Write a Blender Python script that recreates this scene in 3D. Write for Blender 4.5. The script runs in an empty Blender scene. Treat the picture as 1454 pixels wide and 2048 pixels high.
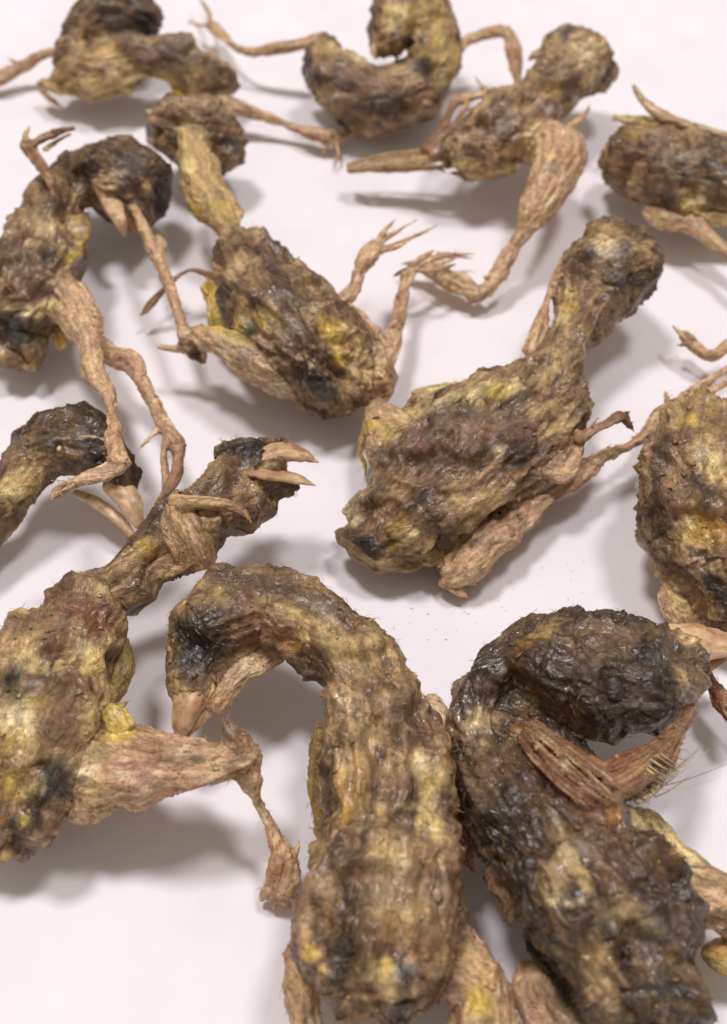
# Dried quail chicks scattered on white paper, close-up.
import bpy, math, random
import numpy as np
from mathutils import Vector
from concurrent.futures import ThreadPoolExecutor

# ------------------------------------------------------------------ camera, world, lamps, exposure
scene = bpy.context.scene
col = scene.collection
TILT = math.radians(40.0)          # away from looking straight down
DIST = 160.0                       # mm from lens to the paper along the axis
VFOV = math.radians(45.0)
PW, PH = 1454.0, 2048.0            # the photograph's own pixel grid
FPX = (PH/2)/math.tan(VFOV/2)
MM = 0.001
CAM = np.array([0.0, -DIST*math.sin(TILT), DIST*math.cos(TILT)])
FWD = np.array([0.0, math.sin(TILT), -math.cos(TILT)])
RGT = np.array([1.0, 0.0, 0.0])
UPV = np.array([0.0, math.cos(TILT), math.sin(TILT)])

cd = bpy.data.cameras.new('camera')
cam = bpy.data.objects.new('camera', cd); col.objects.link(cam)
cam.location = CAM*MM
cam.rotation_euler = (TILT, 0, 0)
cd.sensor_fit = 'VERTICAL'; cd.sensor_height = 24.0
cd.lens = 12.0/math.tan(VFOV/2)
cd.clip_start = 0.005; cd.clip_end = 20.0
cd.dof.use_dof = True
cd.dof.focus_distance = 0.137
cd.dof.aperture_fstop = 19.0
scene.camera = cam

world = bpy.data.worlds.new('World'); scene.world = world
world.use_nodes = True
bg = world.node_tree.nodes['Background']
bg.inputs[0].default_value = (1.0, 0.91, 0.83, 1)
bg.inputs[1].default_value = 0.34

def lamp(name, loc, size, power, colr):
    ld = bpy.data.lights.new(name, 'AREA'); ld.shape = 'DISK'; ld.size = size
    ld.energy = power; ld.color = colr
    o = bpy.data.objects.new(name, ld); col.objects.link(o)
    o.location = loc
    o.rotation_euler = (Vector((0, 0, 0)) - Vector(loc)).to_track_quat('-Z', 'Y').to_euler()
    return o
lamp('ceiling_lamp', (-0.34, 0.34, 1.45), 0.27, 10.9, (1.0, 0.955, 0.985))
lamp('ceiling_lamp', (0.42, 0.28, 1.45), 0.27, 7.9, (1.0, 0.955, 0.985))

vs = scene.view_settings
vs.view_transform = 'Standard'; vs.look = 'None'; vs.exposure = 0.10; vs.gamma = 1.0
vs.use_curve_mapping = False
scene.render.engine = 'CYCLES'
scene.cycles.use_denoising = True
scene.cycles.max_bounces = 6

# ------------------------------------------------------------------ geometry helpers
def unproj(px, py, h):
    """point of the photograph's pixel at height h mm above the paper (mm)."""
    d = FWD*FPX + RGT*(px-PW/2) + UPV*(PH/2-py)
    t = (h-CAM[2])/d[2]
    return CAM + d*t
def mm_per_px(p):
    return float(np.dot(p-CAM, FWD))/FPX

_rs = np.random.RandomState(5)
_perm = _rs.permutation(256).astype(np.int32); _perm = np.concatenate([_perm, _perm])
_grad = _rs.normal(size=(256, 3)); _grad /= np.linalg.norm(_grad, axis=1)[:, None]
_grad = _grad.astype(np.float32)*1.5
def perlin(p):
    p = np.asarray(p, np.float32)
    i = np.floor(p).astype(np.int32); f = p-i; i &= 255
    u = f*f*f*(f*(f*6-15)+10)
    def g(dx, dy, dz):
        h = _perm[_perm[_perm[(i[:, 0]+dx) & 255]+((i[:, 1]+dy) & 255)]+((i[:, 2]+dz) & 255)]
        gr = _grad[h]
        return gr[:, 0]*(f[:, 0]-dx)+gr[:, 1]*(f[:, 1]-dy)+gr[:, 2]*(f[:, 2]-dz)
    a = g(0,0,0); b = g(1,0,0); x00 = a+u[:, 0]*(b-a)
    a = g(0,1,0); b = g(1,1,0); x10 = a+u[:, 0]*(b-a)
    a = g(0,0,1); b = g(1,0,1); x01 = a+u[:, 0]*(b-a)
    a = g(0,1,1); b = g(1,1,1); x11 = a+u[:, 0]*(b-a)
    y0 = x00+u[:, 1]*(x10-x00); y1 = x01+u[:, 1]*(x11-x01)
    return y0+u[:, 2]*(y1-y0)
def fbm(p, octs=3):
    s = 0; a = 1.0; n = 0
    for k in range(octs):
        s = s+a*perlin(p*(2.03**k)+k*17.3); n += a; a *= 0.5
    return s/n
def sstep(a, b, x):
    t = np.clip((x-a)/(b-a), 0, 1); return t*t*(3-2*t)

LIMB = ('leg', 'dleg', 'legd', 'red', 'tan')
HIDE = ('body', 'dbody', 'lbody', 'vbody', 'black', 'dark', 'red')
class Chain:
    """a bent tube with an elliptical, changing section: pts = (px, py, height mm, half-width px)"""
    def __init__(s, pts, col='body', flat=0.8, k=1.2, roll=0.0, amp=1.0, taper=True):
        P = []; R = []
        for q in pts:
            w = unproj(q[0], q[1], q[2]); P.append(w); R.append(q[3]*mm_per_px(w))
        P = np.array(P); R = np.array(R)
        s.pw = 2.6 if col in HIDE and R.max() > 4 else 2
        if col in LIMB: R = np.where(R < 2.4, R*0.86, R)
        if len(P) == 1:
            P = np.vstack([P, P+[0.01, 0, 0]]); R = np.append(R, R)
        # Catmull-Rom resample
        Q = []; RR = []
        n = len(P)
        for i in range(n-1):
            p0 = P[max(i-1, 0)]; p1 = P[i]; p2 = P[i+1]; p3 = P[min(i+2, n-1)]
            L = np.linalg.norm(p2-p1)
            m = int(min(8, max(2, L/max(0.35*min(R[i], R[i+1]), 0.4))))
            for j in range(m):
                t = j/m
                Q.append(0.5*((2*p1)+(-p0+p2)*t+(2*p0-5*p1+4*p2-p3)*t*t+(-p0+3*p1-3*p2+p3)*t**3))
                tt = t*t*(3-2*t); RR.append(R[i]*(1-tt)+R[i+1]*tt)
        Q.append(P[-1]); RR.append(R[-1])
        s.Q = np.array(Q); s.R = np.array(RR)
        s.flat = flat; s.k = k; s.col = col; s.amp = amp; s.roll = roll
        s.u = np.concatenate([[0], np.cumsum(np.linalg.norm(np.diff(s.Q, axis=0), axis=1))])
        rm = s.R.max()*max(1, flat)
        s.lo = s.Q.min(0)-rm; s.hi = s.Q.max(0)+rm
    def dist(s, p, full=False):
        best = np.full(len(p), 1e3, np.float32)
        if full:
            C = np.zeros((len(p), 3), np.float32); AX = np.zeros((len(p), 3), np.float32)
        for i in range(len(s.Q)-1):
            a = s.Q[i]; ab = s.Q[i+1]-a; L2 = float(ab@ab)
            if L2 < 1e-9: continue
            ax = ab/math.sqrt(L2)
            sd = np.cross(ax, [0, 0, 1.0]); ln = np.linalg.norm(sd)
            sd = sd/ln if ln > 0.15 else np.array([1.0, 0, 0])
            nn = np.cross(sd, ax)
            if s.roll:
                c, si = math.cos(s.roll), math.sin(s.roll)
                sd, nn = c*sd+si*nn, -si*sd+c*nn
            v = (p-a.astype(np.float32))
            t = np.clip((v@ab.astype(np.float32))/L2, 0, 1)
            d = v-t[:, None]*ab.astype(np.float32)
            r = s.R[i]+(s.R[i+1]-s.R[i])*t
            ds = d@sd.astype(np.float32); dn = d@nn.astype(np.float32); da = d@ax.astype(np.float32)
            rh = r*s.flat; re = r*max(min(s.flat, 1.0), 0.4)
            e = (np.sqrt((ds/r)**2+(dn/rh)**2+(da/re)**2) if s.pw == 2 else (np.abs(ds/r)**s.pw+np.abs(dn/rh)**s.pw+np.abs(da/re)**s.pw)**(1/s.pw))+1e-5
            dd = np.sqrt(ds*ds+dn*dn+da*da)+1e-5
            dist = np.where(e > 1, dd*(1-1/e), (e-1)*np.minimum(r, rh))
            m = dist < best
            best = np.where(m, dist, best)
            if full:
                uu = s.u[i]+t*math.sqrt(L2)+da
                C[m] = np.stack([uu, ds, dn], 1)[m]; AX[m] = ax
        if full: return best, C, AX
        return best

def surface_nets(F, org, vx):
    S = F < 0
    nx, ny, nz = F.shape
    c = np.zeros((nx-1, ny-1, nz-1), np.int8)
    for dx in (0, 1):
        for dy in (0, 1):
            for dz in (0, 1):
                c += S[dx:nx-1+dx, dy:ny-1+dy, dz:nz-1+dz]
    act = (c > 0) & (c < 8)
    idx = np.argwhere(act)
    ids = np.full(act.shape, -1, np.int64); ids[act] = np.arange(len(idx))
    corners = [(0,0,0),(1,0,0),(0,1,0),(1,1,0),(0,0,1),(1,0,1),(0,1,1),(1,1,1)]
    val = np.stack([F[idx[:, 0]+o[0], idx[:, 1]+o[1], idx[:, 2]+o[2]] for o in corners], 1)
    acc = np.zeros((len(idx), 3)); cnt = np.zeros(len(idx))
    co = np.array(corners, float)
    for a in range(8):
        for b in range(a+1, 8):
            if np.abs(co[a]-co[b]).sum() != 1: continue
            va, vb = val[:, a], val[:, b]
            m = (va < 0) != (vb < 0)
            t = np.where(m, va/np.where(m, va-vb, 1), 0)
            acc += np.where(m[:, None], co[a]+t[:, None]*(co[b]-co[a]), 0); cnt += m
    V = (idx+acc/cnt[:, None])*vx+org
    quads = []
    for axis in range(3):
        sl0 = [slice(None)]*3; sl1 = [slice(None)]*3
        sl0[axis] = slice(0, -1); sl1[axis] = slice(1, None)
        A = S[tuple(sl0)]; B = S[tuple(sl1)]
        e = np.argwhere(A != B)
        o1, o2 = [(1, 2), (2, 0), (0, 1)][axis]
        ok = (e[:, o1] > 0) & (e[:, o2] > 0) & (e[:, o1] < F.shape[o1]-1) & (e[:, o2] < F.shape[o2]-1)
        e = e[ok]
        def cid(d1, d2):
            q = e.copy(); q[:, o1] -= d1; q[:, o2] -= d2
            return ids[q[:, 0], q[:, 1], q[:, 2]]
        q = np.stack([cid(1, 1), cid(0, 1), cid(0, 0), cid(1, 0)], 1)
        fl = ~A[e[:, 0], e[:, 1], e[:, 2]]
        q[fl] = q[fl][:, ::-1]
        quads.append(q)
    return V, np.concatenate(quads)

def vnormals(V, Q):
    n = np.cross(V[Q[:, 2]]-V[Q[:, 0]], V[Q[:, 3]]-V[Q[:, 1]])
    N = np.zeros_like(V)
    for k in range(4):
        for c in range(3):
            N[:, c] += np.bincount(Q[:, k], n[:, c], len(V))
    return N/(np.linalg.norm(N, axis=1)[:, None]+1e-9)
def laplace(V, Q, it, lam=0.5):
    E = np.concatenate([Q[:, [0, 1]], Q[:, [1, 2]], Q[:, [2, 3]], Q[:, [3, 0]]])
    cnt = np.bincount(E[:, 0], minlength=len(V))+np.bincount(E[:, 1], minlength=len(V))
    for _ in range(it):
        S = np.zeros_like(V)
        for c in range(V.shape[1]):
            S[:, c] = np.bincount(E[:, 0], V[E[:, 1], c], len(V))+np.bincount(E[:, 1], V[E[:, 0], c], len(V))
        V = V+lam*(S/cnt[:, None]-V)
    return V

# ------------------------------------------------------------------ pigments (sRGB of the dry tissue itself)
def lin(r, g, b):
    c = np.array([r, g, b])/255.0
    return np.where(c < 0.04045, c/12.92, ((c+0.055)/1.055)**2.4)
PIG = {
    'dark':   lin(68, 51, 37),  'mid':   lin(140, 110, 77),  'tan':   lin(206, 172, 118),
    'brown':  lin(104, 78, 56), 'black': lin(38, 33, 30),    'slate': lin(70, 70, 68),
    'leg':    lin(206, 170, 127), 'legd': lin(150, 110, 78), 'legp': lin(202, 160, 127),
    'beak':   lin(222, 184, 140), 'beakd': lin(170, 120, 82),
    'yellow': lin(208, 176, 86), 'pale':  lin(220, 196, 136), 'olive': lin(166, 138, 78),
    'orange': lin(176, 122, 52), 'red':   lin(124, 68, 46),  'grey':  lin(150, 136, 120),
    'straw': lin(222, 192, 128), 'ochre': lin(198, 152, 78), 'umber': lin(52, 35, 24), 'taupe': lin(116, 92, 77),
    'cream':  lin(226, 206, 162), 'green': lin(88, 86, 48), 'amber': lin(168, 116, 46),
}

def mottle(kind, C, P, seed, chain_seed):
    n = len(P); off = np.array([seed*7.7, seed*3.1, chain_seed*5.3], np.float32)
    st = C*np.array([0.22, 1, 1], np.float32)+off          # stretched along the limb
    a = fbm(st/2.6, 4)*1.5; b = fbm(P/5.5+off, 3)*1.6; c = fbm(st/0.55+9, 2)*1.4; d = fbm(P/0.9+31+off, 2)
    def mix(x, y, w): return x*(1-w[:, None])+y*w[:, None]
    one = np.ones((n, 1))
    if kind in ('body', 'dbody', 'lbody', 'vbody'):
        sh = {'body': 0.04, 'dbody': -0.2, 'lbody': 0.24, 'vbody': -0.36}[kind]
        v = a*0.6+c*0.3+b*0.45+sh
        k = mix(one*lin(64, 47, 34), one*PIG['mid'], sstep(-0.5, 0.2, v))
        k = mix(k, one*PIG['tan'], 0.8*sstep(0.05, 0.6, v))
        k = mix(k, one*PIG['olive'], 0.3*sstep(0.15, 0.6, fbm(P/4.2+77+off, 3)*1.7))
        k = mix(k, one*PIG['brown'], 0.4*sstep(0.1, 0.5, fbm(P/3.3-41+off, 3)*1.6))
        k = mix(k, one*PIG['umber'], 0.5*sstep(0.3, 0.6, -fbm(C*np.array([0.25, 1, 1], np.float32)/1.6+off+50, 3)*1.5))
    elif kind == 'leg':
        k = mix(one*PIG['leg'], one*PIG['legp'], sstep(-0.3, 0.4, b))
        sk = fbm(C*np.array([0.12, 1, 1], np.float32)/0.6+off, 2)*1.6
        k = mix(k, one*PIG['legd'], 0.65*sstep(0.05, 0.65, 0.7*a+0.7*sk))
        k = mix(k, one*PIG['cream'], 0.55*sstep(0.15, 0.6, -sk+0.4*d))
        k = mix(k, one*PIG['red'], 0.15*sstep(0.2, 0.6, fbm(P/2.0+off+15, 3)*1.6))
    elif kind == 'dleg':
        k = mix(one*PIG['legd'], one*PIG['dark'], sstep(-0.1, 0.5, a))
        k = mix(k, one*PIG['leg'], 0.7*sstep(0.1, 0.5, c+0.4*d))
    elif kind == 'red':
        k = mix(one*PIG['red'], one*PIG['legd'], sstep(-0.2, 0.4, a))
        k = mix(k, one*PIG['tan'], 0.7*sstep(0.15, 0.5, c))
    elif kind == 'beak':
        k = mix(one*PIG['beak'], one*PIG['beakd'], 0.8*sstep(-0.15, 0.5, a))
        k = mix(k, one*PIG['brown'], 0.5*sstep(0.15, 0.5, fbm(P/1.4+off+5, 3)*1.6))
        k = mix(k, one*PIG['cream'], 0.3*sstep(0, 0.5, c))
    elif kind == 'yellow':
        k = mix(one*PIG['yellow'], one*PIG['olive'], 0.7*sstep(0.0, 0.5, a))
        k = mix(k, one*PIG['cream'], 0.5*sstep(0.0, 0.4, c))
    else:
        base = PIG[kind]
        k = mix(one*base, one*base*0.6, sstep(-0.1, 0.6, a)*0.7)
    return k

# ------------------------------------------------------------------ materials
def skin_material(name, rough=(0.36, 0.62), bump=0.75, spec=0.35, coat=0.55, contrast=1.0):
    m = bpy.data.materials.new(name); m.use_nodes = True
    nt = m.node_tree; N = nt.nodes; L = nt.links
    b = N['Principled BSDF']
    at = N.new('ShaderNodeAttribute'); at.attribute_name = 'pigment'
    tc = N.new('ShaderNodeTexCoord')
    def noise(scale, detail, rg=0.6):
        n = N.new('ShaderNodeTexNoise'); n.inputs['Scale'].default_value = scale; n.inputs['Detail'].default_value = detail
        n.inputs['Roughness'].default_value = rg; L.new(tc.outputs['Object'], n.inputs['Vector']); return n.outputs['Fac']
    def rng(v, a0, a1, b0, b1):
        r = N.new('ShaderNodeMapRange'); r.clamp = True
        for i, x in zip((1, 2, 3, 4), (a0, a1, b0, b1)): r.inputs[i].default_value = x
        L.new(v, r.inputs[0]); return r.outputs[0]
    sa = N.new('ShaderNodeAttribute'); sa.attribute_name = 'strand'
    wn = N.new('ShaderNodeTexNoise'); wn.inputs['Scale'].default_value = 280; wn.inputs['Detail'].default_value = 2
    L.new(tc.outputs['Object'], wn.inputs['Vector'])
    wv = N.new('ShaderNodeVectorMath'); wv.operation = 'MULTIPLY_ADD'; wv.inputs[1].default_value = (0.9, 2.4, 2.4)
    L.new(wn.outputs['Color'], wv.inputs[0]); L.new(sa.outputs['Vector'], wv.inputs[2])
    flow = wv.outputs[0]
    def strand(scale, detail):
        n = N.new('ShaderNodeTexNoise'); n.inputs['Scale'].default_value = scale; n.inputs['Detail'].default_value = detail
        n.inputs['Roughness'].default_value = 0.6; L.new(flow, n.inputs['Vector']); return n.outputs['Fac']
    def math_(op, x, y):
        n = N.new('ShaderNodeMath'); n.operation = op
        for i, v in enumerate((x, y)):
            if isinstance(v, (int, float)): n.inputs[i].default_value = v
            else: L.new(v, n.inputs[i])
        return n.outputs[0]
    hide = at.outputs['Alpha']                      # 1 on the hide of the torso, less on bare limbs
    grain = noise(1500, 6, 0.72)
    k1 = rng(grain, 0.32, 0.68, 1-0.42*contrast, 1+0.36*contrast)
    k2 = rng(strand(1.1, 4), 0.3, 0.7, 1-0.45*contrast, 1+0.42*contrast)
    k = math_('MULTIPLY', k1, k2)
    mx = N.new('ShaderNodeMix'); mx.data_type = 'RGBA'; mx.blend_type = 'MULTIPLY'; mx.inputs[0].default_value = 1
    L.new(at.outputs['Color'], mx.inputs[6]); L.new(k, mx.inputs[7])
    spk = math_('MULTIPLY', rng(noise(2300, 3, 0.6), 0.58, 0.70, 0.0, 0.28*contrast), rng(noise(260, 2), 0.35, 0.6, 0.25, 1.0))
    mz = N.new('ShaderNodeMix'); mz.data_type = 'RGBA'; L.new(math_('MULTIPLY', spk, hide), mz.inputs[0])
    L.new(mx.outputs[2], mz.inputs[6]); mz.inputs[7].default_value = (0.50, 0.38, 0.20, 1)
    L.new(mz.outputs[2], b.inputs['Base Color'])
    patch = noise(330, 4)
    L.new(rng(patch, 0.38, 0.62, rough[0], rough[1]), b.inputs['Roughness'])
    b.inputs['Specular IOR Level'].default_value = spec
    L.new(math_('MULTIPLY', rng(patch, 0.46, 0.60, coat, 0.03), hide), b.inputs['Coat Weight'])
    b.inputs['Coat Roughness'].default_value = 0.13
    hgt = noise(1050, 3, 0.55)
    vo = N.new('ShaderNodeTexVoronoi'); vo.inputs['Scale'].default_value = 1250
    L.new(tc.outputs['Object'], vo.inputs['Vector'])
    ad = N.new('ShaderNodeMath'); ad.operation = 'MULTIPLY_ADD'; ad.inputs[1].default_value = 0.45
    L.new(vo.outputs['Distance'], ad.inputs[0]); L.new(hgt, ad.inputs[2])
    relief = math_('ADD', math_('MULTIPLY', ad.outputs[0], math_('MULTIPLY', hide, 0.26)), math_('MULTIPLY', strand(1.35, 4), math_('SUBTRACT', 1.5, math_('MULTIPLY', hide, 0.3))))
    bp = N.new('ShaderNodeBump'); bp.inputs['Strength'].default_value = bump; bp.inputs['Distance'].default_value = 0.0006
    L.new(relief, bp.inputs['Height'])
    L.new(bp.outputs['Normal'], b.inputs['Normal'])
    bc = N.new('ShaderNodeBump'); bc.inputs['Strength'].default_value = bump*0.5; bc.inputs['Distance'].default_value = 0.0006
    L.new(relief, bc.inputs['Height']); L.new(bc.outputs['Normal'], b.inputs['Coat Normal'])
    return m
M_SKIN = skin_material('dried_skin')
M_WET = skin_material('glossy_hide', (0.28, 0.52), 0.8, 0.4, 0.8)
M_BEAK = skin_material('dry_horn', (0.32, 0.55), 0.16, 0.45, 0.2, 0.4)
M_EYE = skin_material('shrunken_eye', (0.1, 0.3), 0.8, 0.7, 1.0, 0.8)

# ------------------------------------------------------------------ building a chick
def to_mesh(name, V, Q, colr, mat, origin, hide=None, strand=None):
    me = bpy.data.meshes.new(name)
    W = ((V-origin)*MM).astype(np.float32)
    k = Q.shape[1]
    me.vertices.add(len(W)); me.vertices.foreach_set('co', W.ravel())
    me.loops.add(Q.size); me.loops.foreach_set('vertex_index', Q.ravel().astype(np.int32))
    me.polygons.add(len(Q)); me.polygons.foreach_set('loop_start', (np.arange(len(Q))*k).astype(np.int32))
    me.polygons.foreach_set('use_smooth', np.ones(len(Q), bool))
    me.update(calc_edges=True)
    ca = me.color_attributes.new('pigment', 'FLOAT_COLOR', 'POINT')
    ca.data.foreach_set('color', np.concatenate([np.clip(colr, 0.004, 0.9), (np.ones(len(V)) if hide is None else hide)[:, None]], 1).astype(np.float32).ravel())
    sa = me.attributes.new('strand', 'FLOAT_VECTOR', 'POINT')
    sa.data.foreach_set('vector', ((V if strand is None else strand)*np.array([0.16, 1, 1])).astype(np.float32).ravel())
    me.materials.append(mat)
    return me

def build_surface(chains, vx, seed, carve=(), wr=1.0, patches=(), bumpy=1.0):
    pad = 2.2
    lo = np.min([c.lo for c in chains], 0)-pad; hi = np.max([c.hi for c in chains], 0)+pad
    lo[2] = max(lo[2], -1.5)
    n = np.ceil((hi-lo)/vx).astype(int)+1
    def field(P):
        F = np.full(len(P), 4.0, np.float32)
        for c in chains:
            ii = np.nonzero(np.all((P > c.lo-2.0) & (P < c.hi+2.0), 1))[0]
            if not len(ii): continue
            d = c.dist(P[ii]); f = F[ii]; k = c.k
            h = np.clip(0.5+0.5*(f-d)/k, 0, 1)
            F[ii] = f*(1-h)+d*h-k*h*(1-h)
        for c in carve:
            ii = np.nonzero(np.all((P > c.lo-1.0) & (P < c.hi+1.0), 1))[0]
            if not len(ii): continue
            d = -c.dist(P[ii]); f = F[ii]; k = c.k
            h = np.clip(0.5-0.5*(f-d)/k, 0, 1)
            F[ii] = f*(1-h)+d*h+k*h*(1-h)
        return F
    B = 4                                            # coarse blocks first, then only the band near the skin
    nb = -(-n//B)+1; n = (nb-1)*B+1
    cx = [lo[i]+vx*B*np.arange(nb[i]) for i in range(3)]
    G = np.stack(np.meshgrid(*cx, indexing='ij'), -1).reshape(-1, 3).astype(np.float32)
    FC = field(G).reshape(nb)
    band = np.abs(FC) < vx*B*1.9+0.25
    act = np.zeros(nb-1, bool); neg = np.zeros(nb-1, np.int8)
    for dx in (0, 1):
        for dy in (0, 1):
            for dz in (0, 1):
                sl = (slice(dx, nb[0]-1+dx), slice(dy, nb[1]-1+dy), slice(dz, nb[2]-1+dz))
                act |= band[sl]; neg += FC[sl] < 0
    up = lambda A: A.repeat(B, 0).repeat(B, 1).repeat(B, 2)
    F = np.full(n, 1.0, np.float32); F[:-1, :-1, :-1] = np.where(up(neg) > 4, -1.0, 1.0)
    mk = np.zeros(n, bool)
    ub = up(act)
    for dx in (0, 1):
        for dy in (0, 1):
            for dz in (0, 1):
                mk[dx:n[0]-1+dx, dy:n[1]-1+dy, dz:n[2]-1+dz] |= ub
    ii = np.argwhere(mk)
    F[mk] = field((ii*vx+lo).astype(np.float32))
    V, Q = surface_nets(F, lo, vx)
    V = laplace(V, Q, 2)
    # nearest limb coordinates
    m = len(V); wsum = np.zeros(m); colr = np.zeros((m, 3)); amp = np.zeros(m); hide = np.zeros(m)
    bestd = np.full(m, 1e3); bestC = np.zeros((m, 3), np.float32)
    for ci, c in enumerate(chains):
        inb = np.all((V > c.lo-1.6) & (V < c.hi+1.6), 1)
        ii = np.nonzero(inb)[0]
        if not len(ii): continue
        d, C, A = c.dist(V[ii].astype(np.float32), True)
        w = np.exp(-np.clip(d, -0.5, 6)/0.35)
        wsum[ii] += w; amp[ii] += w*c.amp*min(1.0, float(np.median(c.R))/3.2)
        hide[ii] += w*(1.0 if c.col in HIDE else 0.3)
        sel = w > 1e-3
        if sel.any():
            js = ii[sel]
            colr[js] += w[sel][:, None]*mottle(c.col, C[sel], V[js].astype(np.float32), seed, ci)
        better = d < bestd[ii]
        jj = ii[better]; bestd[jj] = d[better]; bestC[jj] = C[better]+np.array([ci*11.0, 0, 0], np.float32)
    wsum = np.maximum(wsum, 1e-6)
    colr /= wsum[:, None]; amp /= wsum; hide /= wsum
    # relief: lumps, long creases, fibres, grain
    N = vnormals(V, Q)
    off = np.array([seed*5.1, 0, seed*2.3], np.float32)
    P = V.astype(np.float32)
    warp = np.stack([perlin(P/3.0+off), perlin(P/3.0+off+40), perlin(P/3.0+off+80)], 1)
    st = bestC*np.array([0.2, 1, 1], np.float32)+off+1.1*warp
    def ridged(p): return 0.42-np.abs(perlin(p))*1.9                    # sharp ridges, hollow between, like shrunken hide
    hd = np.clip(hide, 0, 1)
    lump = fbm(P/8.0+off, 2)*1.4
    sm = sstep(-0.25, 0.35, perlin(P/5.0+off+60)); sm2 = sstep(-0.1, 0.5, perlin(P/6.0+off-20))
    st2 = bestC*np.array([0.4, 1, 1], np.float32)+off+1.0*warp
    cro = bestC*np.array([1, 0.3, 0.3], np.float32)+off+0.8*warp
    big = (np.exp(-np.abs(perlin(st2/5.2+3))*5.5)-0.38)*0.95+(np.exp(-np.abs(perlin(st2/2.6+21))*7)-0.3)*0.4*sm
    line = np.exp(-np.abs(perlin(st/2.3+71))*15)*0.30*sm2+np.exp(-np.abs(perlin(cro/2.6+17))*15)*0.26*sm*hd   # thin raised wrinkles
    line -= np.exp(-np.abs(perlin(st/3.1+131))*16)*0.34*(1-sm2)
    st3 = bestC*np.array([0.13, 1, 1], np.float32)+off+0.4*warp
    fib = ridged(st/1.45+13)*0.27*(0.4+0.6*sm)+ridged(st/0.72+5)*0.17+ridged(cro/1.7+8)*0.10*sm2*hd
    sin = ridged(st3/0.62+7)*0.15*(1-0.5*hd)
    gr = fbm(P/0.6+3, 2)*(0.03+0.05*sm2)
    fa = np.clip(amp*2.4, 0.3, 1.0)
    hol = sstep(0.02, 0.30, perlin(P/6.2+off+210))*1.25+sstep(0.05, 0.35, perlin(st/3.2+off+170))*0.45   # hide sunken between the bones
    D = wr*(amp*(lump+big-hol*hd+0.3*hd)+fa*(fib+sin+line*np.clip(amp*1.5, 0, 1)-0.06))+bumpy*gr*fa
    # creases must not pinch thin limbs
    V = V+N*D[:, None]
    V[:, 2] = np.maximum(V[:, 2], 0.05+0.02*np.abs(D))
    return V, Q, colr, hide, bestC

def paint(V, Q, colr, patches, seed, std):
    if not patches: return colr
    rel = V-CAM
    P = V.astype(np.float32)
    n1 = 1.0*fbm(std*np.array([0.16, 1, 1], np.float32)/1.0+seed, 3)+0.3*fbm(P/2.2+seed, 2); n2 = fbm(P/0.45+seed*2+9, 2)
    full = []
    for pt in patches:
        if len(pt) > 5:                              # a stroke: a row of dabs
            kind, px, py, r, s_ = pt[:5]; path = [(px, py)]+[(pt[i], pt[i+1]) for i in range(5, len(pt), 2)]
            for (xa, ya), (xb, yb) in zip(path, path[1:]):
                m = max(2, int(math.hypot(xb-xa, yb-ya)/(r*0.8)))
                full += [(kind, xa+(xb-xa)*j/m, ya+(yb-ya)*j/m, r, s_*0.75) for j in range(m+1)]
        else: full.append(pt)
    for pt in full:
        kind, px, py, r = pt[:4]; s = pt[4] if len(pt) > 4 else 0.9
        d = FWD*FPX+RGT*(px-PW/2)+UPV*(PH/2-py); d = d/np.linalg.norm(d)
        al = rel@d
        off2 = np.einsum('ij,ij->i', rel, rel)-al*al
        hit = np.nonzero(off2 < 0.45**2)[0]
        if not len(hit): continue
        c = V[hit[np.argmin(al[hit])]]; rr = 1.5*r*mm_per_px(c)
        q = np.linalg.norm(V-c, axis=1)/rr
        near = q < 2.2
        w = np.zeros(len(V)); w[near] = min(1.0, 1.1*s)*sstep(0.0, 0.95, 1.0-q[near]+0.6*n1[near]+0.12*n2[near])
        base = PIG[kind]
        var = (1+0.15*n2+0.45*n1)[:, None]
        colr = colr*(1-w[:, None])+np.clip(base*var, 0, 1)*w[:, None]
    return colr

def grains(V, Q, N, colr, count, rnd, size=(0.06, 0.17)):
    """loose flakes of dried tissue on the hide (small four-sided chips)."""
    w = np.clip(N[:, 2]+0.35, 0, 1); w = w/w.sum()
    ids = rnd.choice(len(V), count, p=w)
    vs_, fs_, cs_ = [], [], []
    tet = np.array([[1, 0, -0.3], [-0.5, 0.87, -0.3], [-0.5, -0.87, -0.3], [0, 0, 0.8]])
    a = rnd.normal(size=(count, 3, 3))
    for j in range(count):
        i = ids[j]; s = rnd.uniform(*size)
        q, _ = np.linalg.qr(a[j])
        if j % 14 == 0:                              # now and then a curled scale of skin
            s *= rnd.uniform(2.2, 4.5); n = N[i]+rnd.normal(size=3)*0.25; n /= np.linalg.norm(n)
            t = np.cross(n, a[j, 0]); t /= np.linalg.norm(t); q = np.stack([t, np.cross(n, t), n*0.35])
        vs_.append(V[i]+N[i]*s*0.2+(tet*[1.2, 0.8, 0.6]*s)@q)
        fs_.append(np.array([[0, 1, 3], [1, 2, 3], [2, 0, 3], [0, 2, 1]])+4*j)
        c = colr[i]*0.7+PIG[('tan', 'cream', 'mid', 'olive')[rnd.randint(4)]]*0.3
        cs_.append(np.repeat(c[None], 4, 0))
    return np.concatenate(vs_), np.concatenate(fs_), np.concatenate(cs_)

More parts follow.
